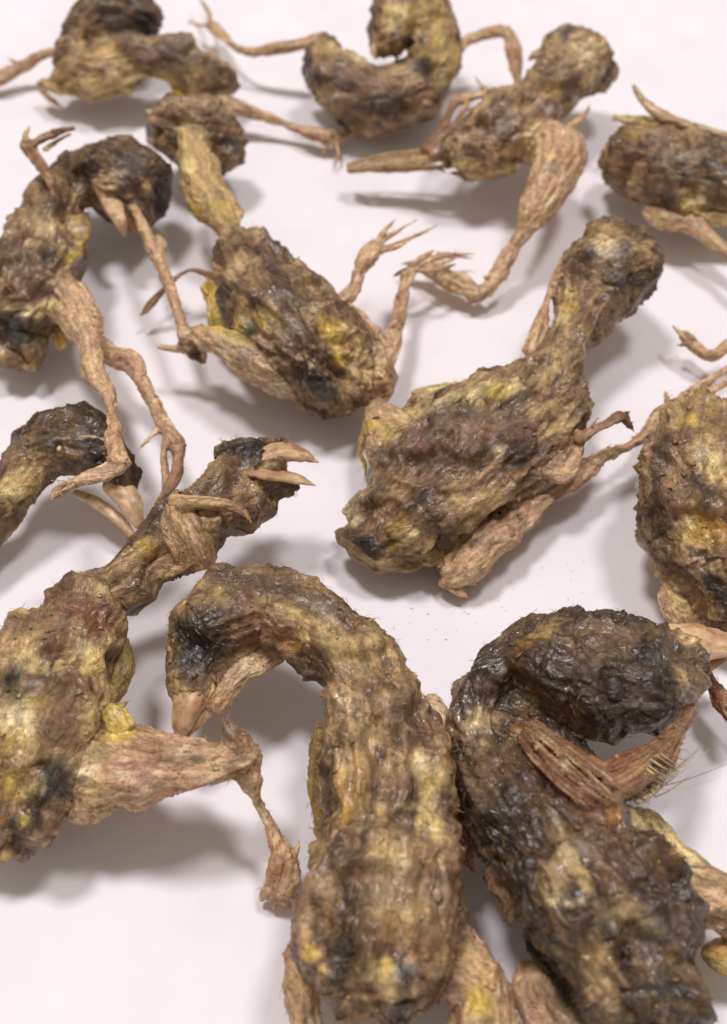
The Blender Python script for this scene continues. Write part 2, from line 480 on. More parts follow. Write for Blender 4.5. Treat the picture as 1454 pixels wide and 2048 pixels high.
def fibres(V, N, colr, count, rnd):
    """fine stiff strands of down and sinew standing off the hide (three-sided, tapering, bent)"""
    w = np.clip(N[:, 2]+0.5, 0, 1); ids = rnd.choice(len(V), count, p=w/w.sum())
    n = N[ids]; t = rnd.normal(size=(count, 3)); t -= (t*n).sum(1)[:, None]*n; t /= np.linalg.norm(t, axis=1)[:, None]
    ln = rnd.uniform(0.35, 1.5, count)[:, None]; r = rnd.uniform(0.018, 0.05, count)[:, None]
    bt = np.cross(n, t)
    lift = rnd.uniform(0.1, 0.7, count)[:, None]
    p0 = V[ids]-n*0.05; p1 = p0+(t*0.5+n*lift*0.5)*ln; p2 = p0+(t+n*lift*0.55)*ln+bt*ln*rnd.uniform(-0.3, 0.3, count)[:, None]
    vs_ = []
    for p, k in ((p0, 1.0), (p1, 0.8)):
        for a in (0, 2.094, 4.189):
            vs_.append(p+k*r*(n*math.cos(a)+bt*math.sin(a)))
    vs_.append(p2)
    Vv = np.stack(vs_, 1).reshape(-1, 3)
    f = np.array([[0,1,4,3],[1,2,5,4],[2,0,3,5],[3,4,6,6],[4,5,6,6],[5,3,6,6]])
    tri = np.array([[0,1,4],[0,4,3],[1,2,5],[1,5,4],[2,0,3],[2,3,5],[3,4,6],[4,5,6],[5,3,6]])
    F = (tri[None]+7*np.arange(count)[:, None, None]).reshape(-1, 3)
    cc = colr[ids]*0.5+np.where(rnd.rand(count, 1) < 0.5, PIG['tan'], PIG['legd'])*0.5
    return Vv, F, np.repeat(cc, 7, 0)

QUEUE = []
def chick(label, voxel, chains, **kw):
    def H(px, py, dz=0.0):
        '''height of the hide seen at a pixel'''
        d = FWD*FPX+RGT*(px-PW/2)+UPV*(PH/2-py); d /= np.linalg.norm(d)
        ts = np.arange(90, 260, 0.3); P = (CAM+d*ts[:, None]).astype(np.float32)
        f = np.min([c.dist(P) for c in chains], 0)
        i = np.nonzero(f < 0)[0]
        return float(P[i[0], 2])+dz if len(i) else dz+3.0
    for key in ('parts', 'carve'):
        if callable(kw.get(key)): kw[key] = kw[key](H)
    QUEUE.append((label, voxel, chains, kw, len(QUEUE)+1))

def compute(job):
    label, voxel, chains, kw, seed = job
    rnd = np.random.RandomState(100+seed)
    V, Q, colr, hide, std = build_surface(chains, voxel, seed, kw.get('carve', ()), kw.get('wr', 1.0))
    colr = paint(V, Q, colr, kw.get('patches', ()), seed, std)
    out = [('body', V, Q, colr, kw.get('mat', M_SKIN), None, hide, std)]
    ng = kw.get('ngrain', 0)
    if ng:
        gv, gf, gc = grains(V, Q, vnormals(V, Q), colr, ng, rnd)
        out.append(('crust_flakes', gv, gf, gc, M_SKIN, 'stuff', None, None))
        fv, ff, fc = fibres(V, vnormals(V, Q), colr, int(ng*0.9), rnd)
        out.append(('down_fibres', fv, ff, fc, M_BEAK, 'stuff', None, None))
    for name, chs, mat, pvx, pc in kw.get('parts', ()):
        pv, pq, pcol, ph, ps = build_surface(chs, pvx, seed+31, pc, 0.35, bumpy=0.4)
        out.append((name, pv, pq, pcol, mat, None, ph, ps))
    return out

def build_all():
    with ThreadPoolExecutor(4) as ex:
        results = list(ex.map(compute, QUEUE))
    for (label, voxel, chains, kw, seed), res in zip(QUEUE, results):
        c = chains[0].Q.mean(0); org = np.array([c[0], c[1], 0.0])
        root = bpy.data.objects.new('dried_chick', None); col.objects.link(root)
        root.location = org*MM; root.empty_display_size = 0.01
        root['label'] = label; root['category'] = 'dried chick'; root['group'] = 'dried chicks spread on the white paper'
        def add(name, me):
            o = bpy.data.objects.new(name, me); col.objects.link(o); o.parent = root; return o
        for name, V, Q, cc_, mat, kind, hd, sd in res:
            o = add(name, to_mesh(name, V, Q, cc_, mat, org, hd, sd))
            if kind: o['kind'] = kind
        for name, pts, r0, kind in kw.get('feathers', ()):
            add(name, hair(name, pts, r0, kind, org))

def hair(name, pts, r0, kind, org, sides=5):
    """a tapering bristle through the given (px, py, h) points"""
    P = [unproj(*p) for p in pts]
    Qp = []
    n = len(P)
    for i in range(n-1):
        p0 = P[max(i-1, 0)]; p1 = P[i]; p2 = P[i+1]; p3 = P[min(i+2, n-1)]
        for j in range(5):
            t = j/5
            Qp.append(0.5*((2*p1)+(-p0+p2)*t+(2*p0-5*p1+4*p2-p3)*t*t+(-p0+3*p1-3*p2+p3)*t**3))
    Qp.append(P[-1]); Qp = np.array(Qp)
    vs_ = []; fs_ = []
    m = len(Qp)
    for i in range(m):
        ax = Qp[min(i+1, m-1)]-Qp[max(i-1, 0)]; ax = ax/np.linalg.norm(ax)
        a = np.cross(ax, [0.3, 0.2, 1]); a /= np.linalg.norm(a); b = np.cross(ax, a)
        r = r0*(1-0.85*i/(m-1))
        for k in range(sides):
            t = 2*math.pi*k/sides
            vs_.append(Qp[i]+r*(a*math.cos(t)+b*math.sin(t)))
    for i in range(m-1):
        for k in range(sides):
            k2 = (k+1) % sides
            fs_.append([i*sides+k, i*sides+k2, (i+1)*sides+k2, (i+1)*sides+k])
    V = np.array(vs_); Q = np.array(fs_)
    c = np.repeat(PIG[kind][None], len(V), 0)
    return to_mesh(name, V, Q, c, M_BEAK, org)

# ------------------------------------------------------------------ the paper
pm = bpy.data.materials.new('white_paper'); pm.use_nodes = True
nt = pm.node_tree; b = nt.nodes['Principled BSDF']
tc = nt.nodes.new('ShaderNodeTexCoord')
nz = nt.nodes.new('ShaderNodeTexNoise'); nz.inputs['Scale'].default_value = 1500; nz.inputs['Detail'].default_value = 4
nt.links.new(tc.outputs['Object'], nz.inputs['Vector'])
nz2 = nt.nodes.new('ShaderNodeTexNoise'); nz2.inputs['Scale'].default_value = 80; nz2.inputs['Detail'].default_value = 3
nt.links.new(tc.outputs['Object'], nz2.inputs['Vector'])
cr = nt.nodes.new('ShaderNodeValToRGB')
cr.color_ramp.elements[0].position = 0.3; cr.color_ramp.elements[0].color = (0.815, 0.78, 0.80, 1)
cr.color_ramp.elements[1].position = 0.7; cr.color_ramp.elements[1].color = (0.89, 0.855, 0.87, 1)
nt.links.new(nz2.outputs['Fac'], cr.inputs['Fac']); nt.links.new(cr.outputs['Color'], b.inputs['Base Color'])
b.inputs['Roughness'].default_value = 0.55; b.inputs['Specular IOR Level'].default_value = 0.3
bp = nt.nodes.new('ShaderNodeBump'); bp.inputs['Strength'].default_value = 0.2; bp.inputs['Distance'].default_value = 0.0003
nt.links.new(nz.outputs['Fac'], bp.inputs['Height']); nt.links.new(bp.outputs['Normal'], b.inputs['Normal'])
gn = 24
gv = []; gf = []
for j in range(gn+1):
    for i in range(gn+1):
        x = -300+600*i/gn; y = -300+600*j/gn
        gv.append([x, y, -0.12-0.10*math.sin(x*0.031+1)*math.sin(y*0.027)])
for j in range(gn):
    for i in range(gn):
        a = j*(gn+1)+i; gf.append([a, a+1, a+gn+2, a+gn+1])
me = bpy.data.meshes.new('white_paper_surface')
me.from_pydata([[c*MM for c in v] for v in gv], [], gf); me.shade_smooth(); me.materials.append(pm)
paper = bpy.data.objects.new('white_paper_surface', me); col.objects.link(paper)
paper['kind'] = 'structure'

# ------------------------------------------------------------------ the chicks
def toes(base, tips, r, colr='leg', flat=0.7, mid=None):
    """one chain per toe, from a foot's end (px, py, h) to each tip with a knuckle bend"""
    out = []
    for t in tips:
        mx, my, mh = [(base[i]+t[i])/2 for i in range(3)]
        dx, dy = t[0]-base[0], t[1]-base[1]
        bend = t[3] if len(t) > 3 else 0.08
        out.append(Chain([(base[0], base[1], base[2], r), (base[0]+dx*0.28-dy*bend*0.7, base[1]+dy*0.28+dx*bend*0.7, base[2]+0.3, r*0.72), (mx-dy*bend, my+dx*bend, mh+0.5, r*0.86), (base[0]+dx*0.75-dy*bend*0.6, base[1]+dy*0.75+dx*bend*0.6, t[2]+0.3, r*0.66), (t[0], t[1], t[2], r*0.36)], colr, flat, 0.22, amp=0.5))
    return out
C = Chain
def bundle(pts, n, colrs, flat=0.8, k=0.35, r=0.55, seed=0):
    '''parallel strands that together fill the outline given by pts (px, py, h, half-width px)'''
    rd = random.Random(seed); out = []
    for i in range(n):
        o = -1+2*(i+0.5)/n
        q = []
        for j, (x, y, h, w) in enumerate(pts):
            a = pts[max(j-1, 0)]; b_ = pts[min(j+1, len(pts)-1)]
            tx, ty = b_[0]-a[0], b_[1]-a[1]; L_ = math.hypot(tx, ty)+1e-6
            off = o*w*(1-1/n)+rd.uniform(-0.1, 0.1)*w
            q.append((x-ty/L_*off, y+tx/L_*off, h+rd.uniform(-0.25, 0.25)-0.5*abs(o), max(w/n*r*2.5, 3)))
        out.append(Chain(q, colrs[i % len(colrs)], flat, k, amp=0.4))
    return out

L_STROKES = [('tan',720,1420,40,.4,780,1560),('tan',800,1660,40,.4,780,1800),('dark',430,1150,24,.5,600,1185,740,1262),('straw',610,1235,30,.45,720,1335),('leg',660,1375,26,.35,800,1400),('umber',740,1492,7,.5,875,1462),
    ('dark',655,1490,13,.6,650,1690),('ochre',705,1510,26,.8,690,1625),('umber',765,1500,14,.75,745,1630,700,1715),('straw',830,1505,24,.85,870,1660),('pale',840,1520,12,.7,850,1600),('dark',905,1490,10,.6,902,1660),
    ('straw',790,1700,30,.5,800,1830),('umber',705,1715,13,.75,690,1870),('brown',865,1720,18,.5,885,1860),('taupe',640,1740,22,.5,620,1830),('tan',600,1860,24,.5,600,2020),('straw',740,1640,14,.5,790,1600),('tan',940,1920,26,.5,1000,1960)]
M_STROKES = [('umber',1080,1290,46,.8,1200,1330,1300,1370),('umber',1130,1400,50,.8,1260,1420),('umber',1000,1590,46,.7,1070,1700,1150,1800),('black',985,1610,30,.7,1050,1830,1130,1980),('umber',1280,1700,40,.6,1380,1860),('umber',1180,1880,50,.6,1280,2000),
    ('straw',1110,1655,16,.55,1165,1775),('cream',1090,1790,9,.6,1180,1812),('straw',1240,1822,12,.6,1325,1880),('taupe',1180,1670,30,.5,1260,1720),('tan',1200,1920,22,.45,1230,2010),('umber',960,1340,24,.6,1040,1290),('taupe',1130,1250,20,.5,1290,1260)]
J_STROKES = [('brown',70,1230,44,.6,170,1190),('red',110,1240,26,.45,190,1250),('pale',40,1330,20,.7,200,1325),('straw',215,1290,22,.7,225,1400),('brown',120,1350,40,.6,150,1480),('pale',20,1420,34,.7,40,1480),('yellow',10,1560,20,.6,50,1590),('umber',70,1600,26,.8,130,1560),
    ('straw',190,1420,24,.6,185,1500),('straw',180,1560,30,.5,220,1640),('taupe',290,1510,30,.4,370,1520),('tan',260,1120,20,.5,330,1090),('brown',420,980,30,.5,480,960),('black',430,900,20,.8,580,885)]
G_STROKES = [('straw',770,850,24,.6,880,800),('pale',900,785,18,.8,1020,770),('taupe',830,900,50,.5,1050,860),('umber',870,990,14,.5,960,960),('dark',1010,910,20,.5,1090,880),('straw',800,1080,24,.6,900,1110),('tan',1120,690,30,.5,1160,640),('umber',1200,600,16,.5,1260,560),
    ('black',700,1060,20,.8,750,1095),('straw',900,1010,14,.5,960,980),('straw',1080,760,18,.5,1110,700)]
E_STROKES = [('yellow',415,590,18,.8,430,650,490,680),('olive',470,620,20,.6,560,650),('dark',530,520,24,.6,600,590),('taupe',570,640,30,.5,620,700),('black',600,745,20,.8,680,790),('straw',690,670,24,.7,740,750),('yellow',650,650,16,.8,690,720),('tan',480,500,20,.5,470,550)]
H_STROKES = [('straw',1420,880,26,.7,1430,940),('umber',1310,900,22,.6,1300,1000,1330,1080),('ochre',1370,1030,30,.7,1430,1070),('umber',1380,960,14,.7,1450,990),('taupe',1340,980,30,.5,1350,1050),('black',1400,1160,20,.8,1454,1200),('straw',1340,1180,18,.6,1370,1230)]

# A - top left, arched torso with its head tucked behind
A_STROKES = [('straw',130,175,22,.7,260,172),('straw',150,110,22,.5,160,70),('taupe',200,40,30,.6,250,50),('umber',285,40,22,.6,300,60),('taupe',300,95,26,.5,400,120),('yellow',350,175,10,.8,395,208)]
B_STROKES = [('straw',790,25,40,.6,860,30,890,110),('olive',880,60,26,.6,895,160),('taupe',680,150,34,.6,760,200),('umber',700,220,26,.6,820,210),('umber',840,120,22,.7,860,150),('straw',650,95,20,.6,720,110)]
C_STROKES = [('straw',1160,90,34,.8,1195,140),('taupe',980,250,34,.6,1040,230),('umber',1090,170,20,.5,1140,165),('straw',905,335,14,.7,1030,348),('tan',1060,300,26,.6,1110,300)]
D_STROKES = [('taupe',90,420,30,.5,40,560),('straw',110,440,20,.6,70,480),('straw',150,440,20,.5,165,500),('umber',260,310,30,.6,330,390),('taupe',30,570,30,.5,100,590),('straw',60,622,14,.7,110,610)]
chick('brown chick with arched torso in the far left corner, its head tucked behind it', 0.36, [
    C([(130,150,6,34),(190,138,8,58),(250,122,9,56),(310,118,10,50),(370,130,9,54),(425,160,7,44),(448,175,6,22)], 'lbody', 0.85),
    C([(150,130,8,36),(170,75,11,44),(215,45,12,56),(262,42,11,50),(296,50,10,28)], 'dbody', 1.0),
    C([(170,110,8,16),(95,108,6,12),(45,133,4,15),(0,155,3,19),(-45,168,2,15)], 'leg', 0.8, 0.6),
    *toes((40,128,4), [(12,120,5)], 6),
    C([(120,170,6,22),(85,160,5,12),(80,172,4,9),(100,198,3,8),(126,216,2,4)], 'tan', 0.5, 0.6),
    C([(110,172,5,20),(180,190,5,18),(260,180,6,14)], 'tan', 0.6, 0.8),
    C([(430,190,5,22),(470,214,5,24),(520,232,4,17),(585,253,3,13),(640,270,3,20),(672,276,2,19)], 'leg', 0.8, 0.8),
    *toes((672,278,2), [(648,306,1),(668,338,1,-0.1),(706,262,1)], 8),
    C([(350,185,6,14),(375,200,5,13),(398,212,4,9)], 'yellow', 0.6, 0.8),
  ], patches=A_STROKES+[('black',290,40,30,0.7),('slate',230,25,30,0.6),('tan',170,60,30,0.5),('tan',250,160,30,0.7),('pale',270,165,20,0.7),
    ('yellow',330,160,22,0.6),('cream',230,140,18,0.6),('red',165,130,22,0.5),('red',205,130,16,0.5),('tan',210,95,25,0.6),
    ('slate',370,95,30,0.6),('dark',440,150,25,0.7),('olive',390,160,26,0.6),('yellow',375,195,16,0.8)], ngrain=250)

# B - top centre, curled into a ring
chick('dark chick curled into a ring at the top middle, gap inside its curl', 0.36, [
    C([(650,110,10,38),(662,140,9,50),(700,178,8,64),(765,198,8,62),(830,178,8,60),(868,115,9,46),(856,48,11,56),(818,22,12,60),(788,45,12,48),(776,82,11,32)], 'body', 0.9),
    C([(840,140,6,40),(800,150,6,34)], 'body', 0.8),
    C([(640,82,10,22),(560,95,8,17),(500,106,6,14),(458,84,5,12),(425,52,4,15)], 'leg', 0.85, 0.7),
    *toes((422,50,4), [(386,-20,4),(376,42,3,-0.1),(410,6,4)], 7.5),
    C([(900,110,9,18),(930,85,9,15),(970,68,10,15),(1012,64,10,20),(1028,95,9,23),(1033,130,7,20),(1036,165,5,13)], 'leg', 0.85, 0.7),
    C([(690,266,2,11),(760,262,2,12),(820,248,2,10),(855,232,2,8)], 'tan', 0.5, 0.6),
    C([(755,60,12,20),(745,95,11,12),(752,120,10,7)], 'tan', 0.5, 0.6),
  ], patches=B_STROKES+[('olive',840,25,55,0.7),('olive',885,100,40,0.7),('yellow',865,75,16,0.9),('pale',790,30,30,0.6),('tan',760,60,24,0.8),
    ('pale',725,110,20,0.7),('olive',655,105,25,0.6),('tan',645,85,25,0.6),('black',850,135,30,0.6),('grey',680,165,18,0.6),('grey',760,190,24,0.5),('grey',700,190,14,0.5),
    ('olive',890,160,20,0.7),('brown',740,150,30,0.5)], ngrain=250)

# C - standing-looking chick, top right of centre
chick('tan and brown chick with a round head and one long bent leg reaching toward viewer', 0.32, [
    C([(905,322,8,28),(950,298,10,58),(1010,262,11,80),(1068,215,11,60),(1100,178,11,46)], 'lbody', 0.85),
    C([(1095,185,11,44),(1125,150,12,56),(1145,125,12,68),(1170,125,11,54),(1190,145,10,36)], 'lbody', 1.0, amp=0.6),
    C([(1100,105,12,20),(1070,108,12,14),(1058,118,11,8)], 'tan', 0.7, 0.6),
    *bundle([(905,312,9,30),(850,318,8,26),(780,322,7,22),(725,330,6,18),(694,338,5,13)], 5, ('legd', 'tan', 'leg', 'legd', 'tan'), seed=3),
    C([(850,300,9,16),(885,255,11,12),(905,215,12,11),(918,190,12,9)], 'legd', 0.6, 0.6),
    C([(870,310,9,14),(905,260,11,10),(925,225,12,9),(935,205,12,8)], 'red', 0.6, 0.5),
    C([(905,205,12,12),(940,192,12,14),(975,185,12,12),(960,168,13,8),(950,152,13,5)], 'leg', 0.6, 0.5),
    C([(700,338,5,10),(790,338,5,12),(870,335,6,14),(890,345,5,8)], 'tan', 0.5, 0.6),
    C([(1050,290,10,46),(1114,300,11,58),(1108,350,11,50),(1078,410,10,35),(1045,465,8,22),(1018,510,6,23),(985,565,4,20),(960,592,3,15),(935,608,2,9)], 'leg', 0.85, 0.9),
    C([(960,588,3,22),(915,568,3,26),(870,545,3,21),(838,533,3,15)], 'leg', 0.7, 0.6),
    *toes((850,530,3), [(790,552,1.2),(880,500,3),(948,516,2,-0.1),(925,508,3),(800,528,2)], 10),
    C([(1125,258,8,10),(1150,245,8,8),(1172,225,8,7),(1180,206,9,5)], 'tan', 0.7, 0.5),
    C([(905,345,5,12),(960,352,6,14),(1030,345,6,12)], 'tan', 0.6, 0.8),
  ], patches=C_STROKES+[('cream',1180,105,36,0.85),('tan',1195,140,28,0.8),('slate',1130,60,18,0.8),('dark',1110,130,40,0.6),('olive',1120,170,30,0.6),
    ('tan',1075,250,26,0.6),('cream',1060,260,16,0.6),('tan',1055,320,30,0.8),('grey',1005,255,18,0.7),('slate',960,320,18,0.6),('slate',1000,330,14,0.6),
    ('pale',925,310,20,0.7),('dark',990,215,40,0.6),('black',1060,200,16,0.5),('tan',930,340,18,0.8)], ngrain=350)

# D - left edge
chick('grey-brown chick at the left edge with raised wing, dark head and two long legs', 0.28, [
    C([(128,352,9,36),(112,415,10,62),(92,490,10,80),(75,560,10,92),(45,605,9,84),(-10,615,8,70)], 'body', 0.8),
    C([(15,640,7,55),(40,685,6,52),(55,720,5,30),(60,738,4,12)], 'body', 0.85),
    C([(112,385,14,16),(92,345,16,15),(68,312,17,14),(52,288,18,15)], 'dleg', 0.8, 0.6),
    C([(52,288,18,12),(50,270,19,8),(60,252,19,5)], 'leg', 0.8, 0.5),
    C([(55,292,18,12),(90,274,18,13),(120,263,17,12),(146,257,16,8)], 'dleg', 0.6, 0.5),
    C([(90,300,17,10),(115,282,16,9),(140,268,15,7)], 'tan', 0.5, 0.5),
    C([(140,345,8,36),(195,350,10,62),(248,362,10,84),(282,380,9,66)], 'dbody', 0.95, amp=0.6),
    C([(225,385,10,56),(245,415,9,40),(262,440,8,22)], 'body', 0.9),
    C([(120,585,10,50),(155,630,11,44),(176,685,12,34),(190,750,13,25),(214,782,14,24),(222,832,15,17),(229,888,17,24),(240,926,18,26)], 'leg', 0.85, 0.9),
    C([(240,930,18,24),(205,946,18,22),(165,958,18,21),(122,980,17,20),(104,995,17,10)], 'leg', 0.7, 0.5),
    *toes((150,968,18), [(98,962,18),(94,1010,17),(120,1002,17)], 8),
    *toes((225,882,17), [(146,873,17,0.05)], 8),
    C([(150,640,9,30),(195,685,8,22),(222,715,8,21),(262,724,9,23),(282,757,9,18),(307,808,9,13),(331,850,9,20),(356,884,9,21)], 'leg', 0.9, 0.8),
    C([(356,884,9,20),(358,920,8.5,14),(352,955,8,15),(332,985,8,13),(309,1008,7.5,6)], 'legd', 0.8, 0.4),
    C([(336,880,9,14),(328,905,9,9),(330,955,8,10),(328,990,7.5,9),(302,1044,7,6)], 'leg', 0.8, 0.4),
    C([(318,858,9,9),(300,875,9,6.5),(276,899,8.5,5)], 'leg', 0.8, 0.5),
    C([(100,640,7,14),(115,670,6,14),(122,690,5,12)], 'yellow', 0.8, 0.5),
  ], carve=[C([(95,395,17,10),(125,415,17,12),(150,425,16,8)], flat=0.6, k=0.8)],
  parts=lambda H: [('upper_beak', [C([(205,365,H(205,365,-.6),22),(222,405,H(222,405,-.3),22),(240,442,10.5,15),(249,472,8.5,5)], 'beak', 0.6, 0.5)], M_BEAK, 0.25, ()),
         ('lower_beak', [C([(245,405,H(245,405,-.6),16),(258,435,9,16),(266,465,7.5,8)], 'beakd', 0.6, 0.5)], M_BEAK, 0.25, ())],
  patches=D_STROKES+[('black',330,400,45,0.85),('black',320,350,30,0.7),('slate',260,320,40,0.6),('grey',240,340,18,0.7),('brown',285,375,30,0.7),('tan',290,372,16,0.6),
    ('tan',205,370,24,0.7),('olive',115,340,35,0.6),('pale',65,440,26,0.5),('cream',95,450,24,0.65),('olive',165,440,30,0.7),('yellow',170,480,14,0.6),
    ('slate',105,515,24,0.8),('yellow',143,520,18,0.9),('olive',150,535,18,0.8),('green',155,545,12,0.8),('brown',60,570,40,0.7),('grey',50,520,30,0.5),
    ('pale',85,612,18,0.8),('pale',60,625,18,0.7),('black',20,660,34,0.9),('slate',40,670,30,0.8),('green',75,670,24,0.8),('black',90,660,14,0.7),('tan',50,735,18,0.8),('orange',62,725,10,0.8),
    ('tan',5,720,14,0.6),('dark',20,480,30,0.5)], ngrain=450)

# E - left of centre, head toward the back
chick('chick left of centre with yellow stretched neck leading to head at back, greenish belly', 0.28, [
    C([(484,490,8,40),(512,550,9,78),(556,622,10,106),(618,692,10,106),(675,745,8,82),(690,770,7,60)], 'body', 0.78),
    C([(640,780,6,55),(655,800,5,30)], 'dbody', 0.8),
    C([(330,255,9,38),(385,270,10,66),(430,285,9,54),(455,295,8,30)], 'body', 1.05),
    C([(395,225,13,40),(388,295,12,36),(404,365,11,44),(440,425,10,44),(458,470,9,30),(470,510,8,30)], 'tan', 0.65),
    C([(292,222,11,8),(310,228,11,14),(350,235,11,20)], 'cream', 0.7, 0.6),
    C([(430,430,10,14),(450,480,9,14),(447,515,8,16)], 'leg', 0.7, 0.5),
    C([(545,505,10,18),(575,520,10,17),(592,530,10,16),(597,545,9,6)], 'legd', 0.5, 0.6),
    *toes((585,525,10), [(601,508,10)], 6),
    C([(425,552,6,10),(395,542,7,9),(368,545,7,8),(330,578,6,9),(300,610,4,10),(280,632,3,6)], 'dleg', 0.6, 0.5),
    C([(585,765,7,42),(540,742,9,50),(490,712,10,44),(440,685,10,33),(400,670,9,24)], 'leg', 0.85, 0.8),
    C([(560,780,6,26),(585,778,6,22),(592,765,7,12)], 'tan', 0.8, 0.6),
    C([(400,670,9,26),(372,680,8,20),(390,705,7,24),(405,725,6,16)], 'leg', 0.8, 0.5),
    C([(375,700,7,12),(345,697,7,10),(314,692,7,6)], 'leg', 0.8, 0.4),
    C([(372,672,9,20),(362,645,9,13),(345,590,9.5,13),(328,540,10,17),(305,492,10,17),(285,455,10,14),(268,415,10.5,13)], 'leg', 0.85, 0.5),
    C([(318,520,10,12),(325,490,11,11),(316,472,11,8)], 'leg', 0.8, 0.5),
    C([(688,655,8,48),(720,706,8,58),(742,758,7,46),(765,795,5,18)], 'leg', 0.85, 0.9),
    C([(690,640,8,26),(680,610,9,24),(705,580,10,17),(716,552,10,17),(735,515,11,25),(748,495,11,20)], 'leg', 0.75, 0.6),
    *toes((742,505,11), [(794,436,12,-0.06),(834,470,12,0.08),(836,438,12,-0.04),(878,450,11,0.02)], 9.5),
    C([(440,580,6,38),(445,640,6,40),(490,680,5,34)], 'yellow', 0.7, 2.2),
  ],   patches=E_STROKES+[('slate',470,285,24,0.8),('black',465,310,18,0.6),('brown',430,240,28,0.6),('olive',355,300,26,0.7),('slate',340,270,18,0.5),
    ('pale',365,250,20,0.7),('pale',385,330,26,0.6),('yellow',385,400,18,0.5),('orange',395,420,12,0.7),('yellow',440,410,26,0.6),
    ('dark',520,480,50,0.5),('brown',545,540,34,0.6),('yellow',415,595,28,0.9),('pale',410,620,20,0.7),('yellow',470,655,20,0.9),('yellow',520,625,24,0.6),
    ('green',495,655,22,0.9),('black',505,660,14,0.8),('slate',445,580,20,0.7),('slate',590,600,22,0.7),('grey',560,580,24,0.5),('grey',580,670,30,0.6),
    ('yellow',655,655,26,0.8),('yellow',685,715,20,0.9),('orange',700,690,20,0.5),('tan',720,680,26,0.7),('red',707,694,7,0.8),('black',640,770,40,0.9),('black',610,745,22,0.9),('slate',650,790,24,0.7),
    ('cream',450,690,26,0.7),('grey',480,705,24,0.6),('cream',560,780,24,0.8),('pale',620,735,12,0.8),('tan',705,775,18,0.8),('cream',715,780,12,0.7),('olive',640,620,20,0.5),
    ('dark',395,715,16,0.9),('yellow',420,650,18,0.9)], ngrain=700)

# F - right edge, top
chick('plum-grey chick cut by the right edge at upper right, with crusty yellow patch', 0.32, [
    C([(1258,300,8,50),(1300,322,9,76),(1360,342,10,86),(1430,355,10,84),(1500,375,9,66)], 'body', 0.85),
    C([(1268,172,13,7),(1284,198,13,12),(1322,230,12,18),(1385,252,11,15),(1460,275,10,12),(1520,300,9,10)], 'leg', 0.8, 0.7),
    C([(1232,234,9,14),(1270,240,9,18),(1330,250,10,18),(1400,270,10,14)], 'pale', 0.7, 0.8),
    C([(1300,425,6,22),(1330,440,6,30),(1380,446,6,27),(1425,480,6,20),(1470,515,6,16),(1530,580,6,14),(1530,650,6,14),(1470,680,5,15),(1424,712,4,14),(1392,694,4,16),(1368,672,4,12)], 'leg', 0.8, 0.7),
    *toes((1398,694,4), [(1344,650,4.5,-0.05),(1352,692,3.5,0.12),(1368,660,5)], 11),
    C([(1380,410,7,34),(1430,420,7,36),(1490,420,7,30)], 'pale', 0.8, 1.0),
  ], patches=[('olive',1265,260,24,0.7),('yellow',1300,240,20,0.6),('slate',1430,350,36,0.6),('grey',1360,320,40,0.6),('grey',1310,270,24,0.5),('brown',1250,320,26,0.6),
    ('yellow',1385,405,26,0.7),('cream',1395,400,16,0.8),('green',1430,415,14,0.8),('olive',1440,425,20,0.7),('black',1330,405,24,0.6),('pale',1310,440,20,0.5)], ngrain=300)

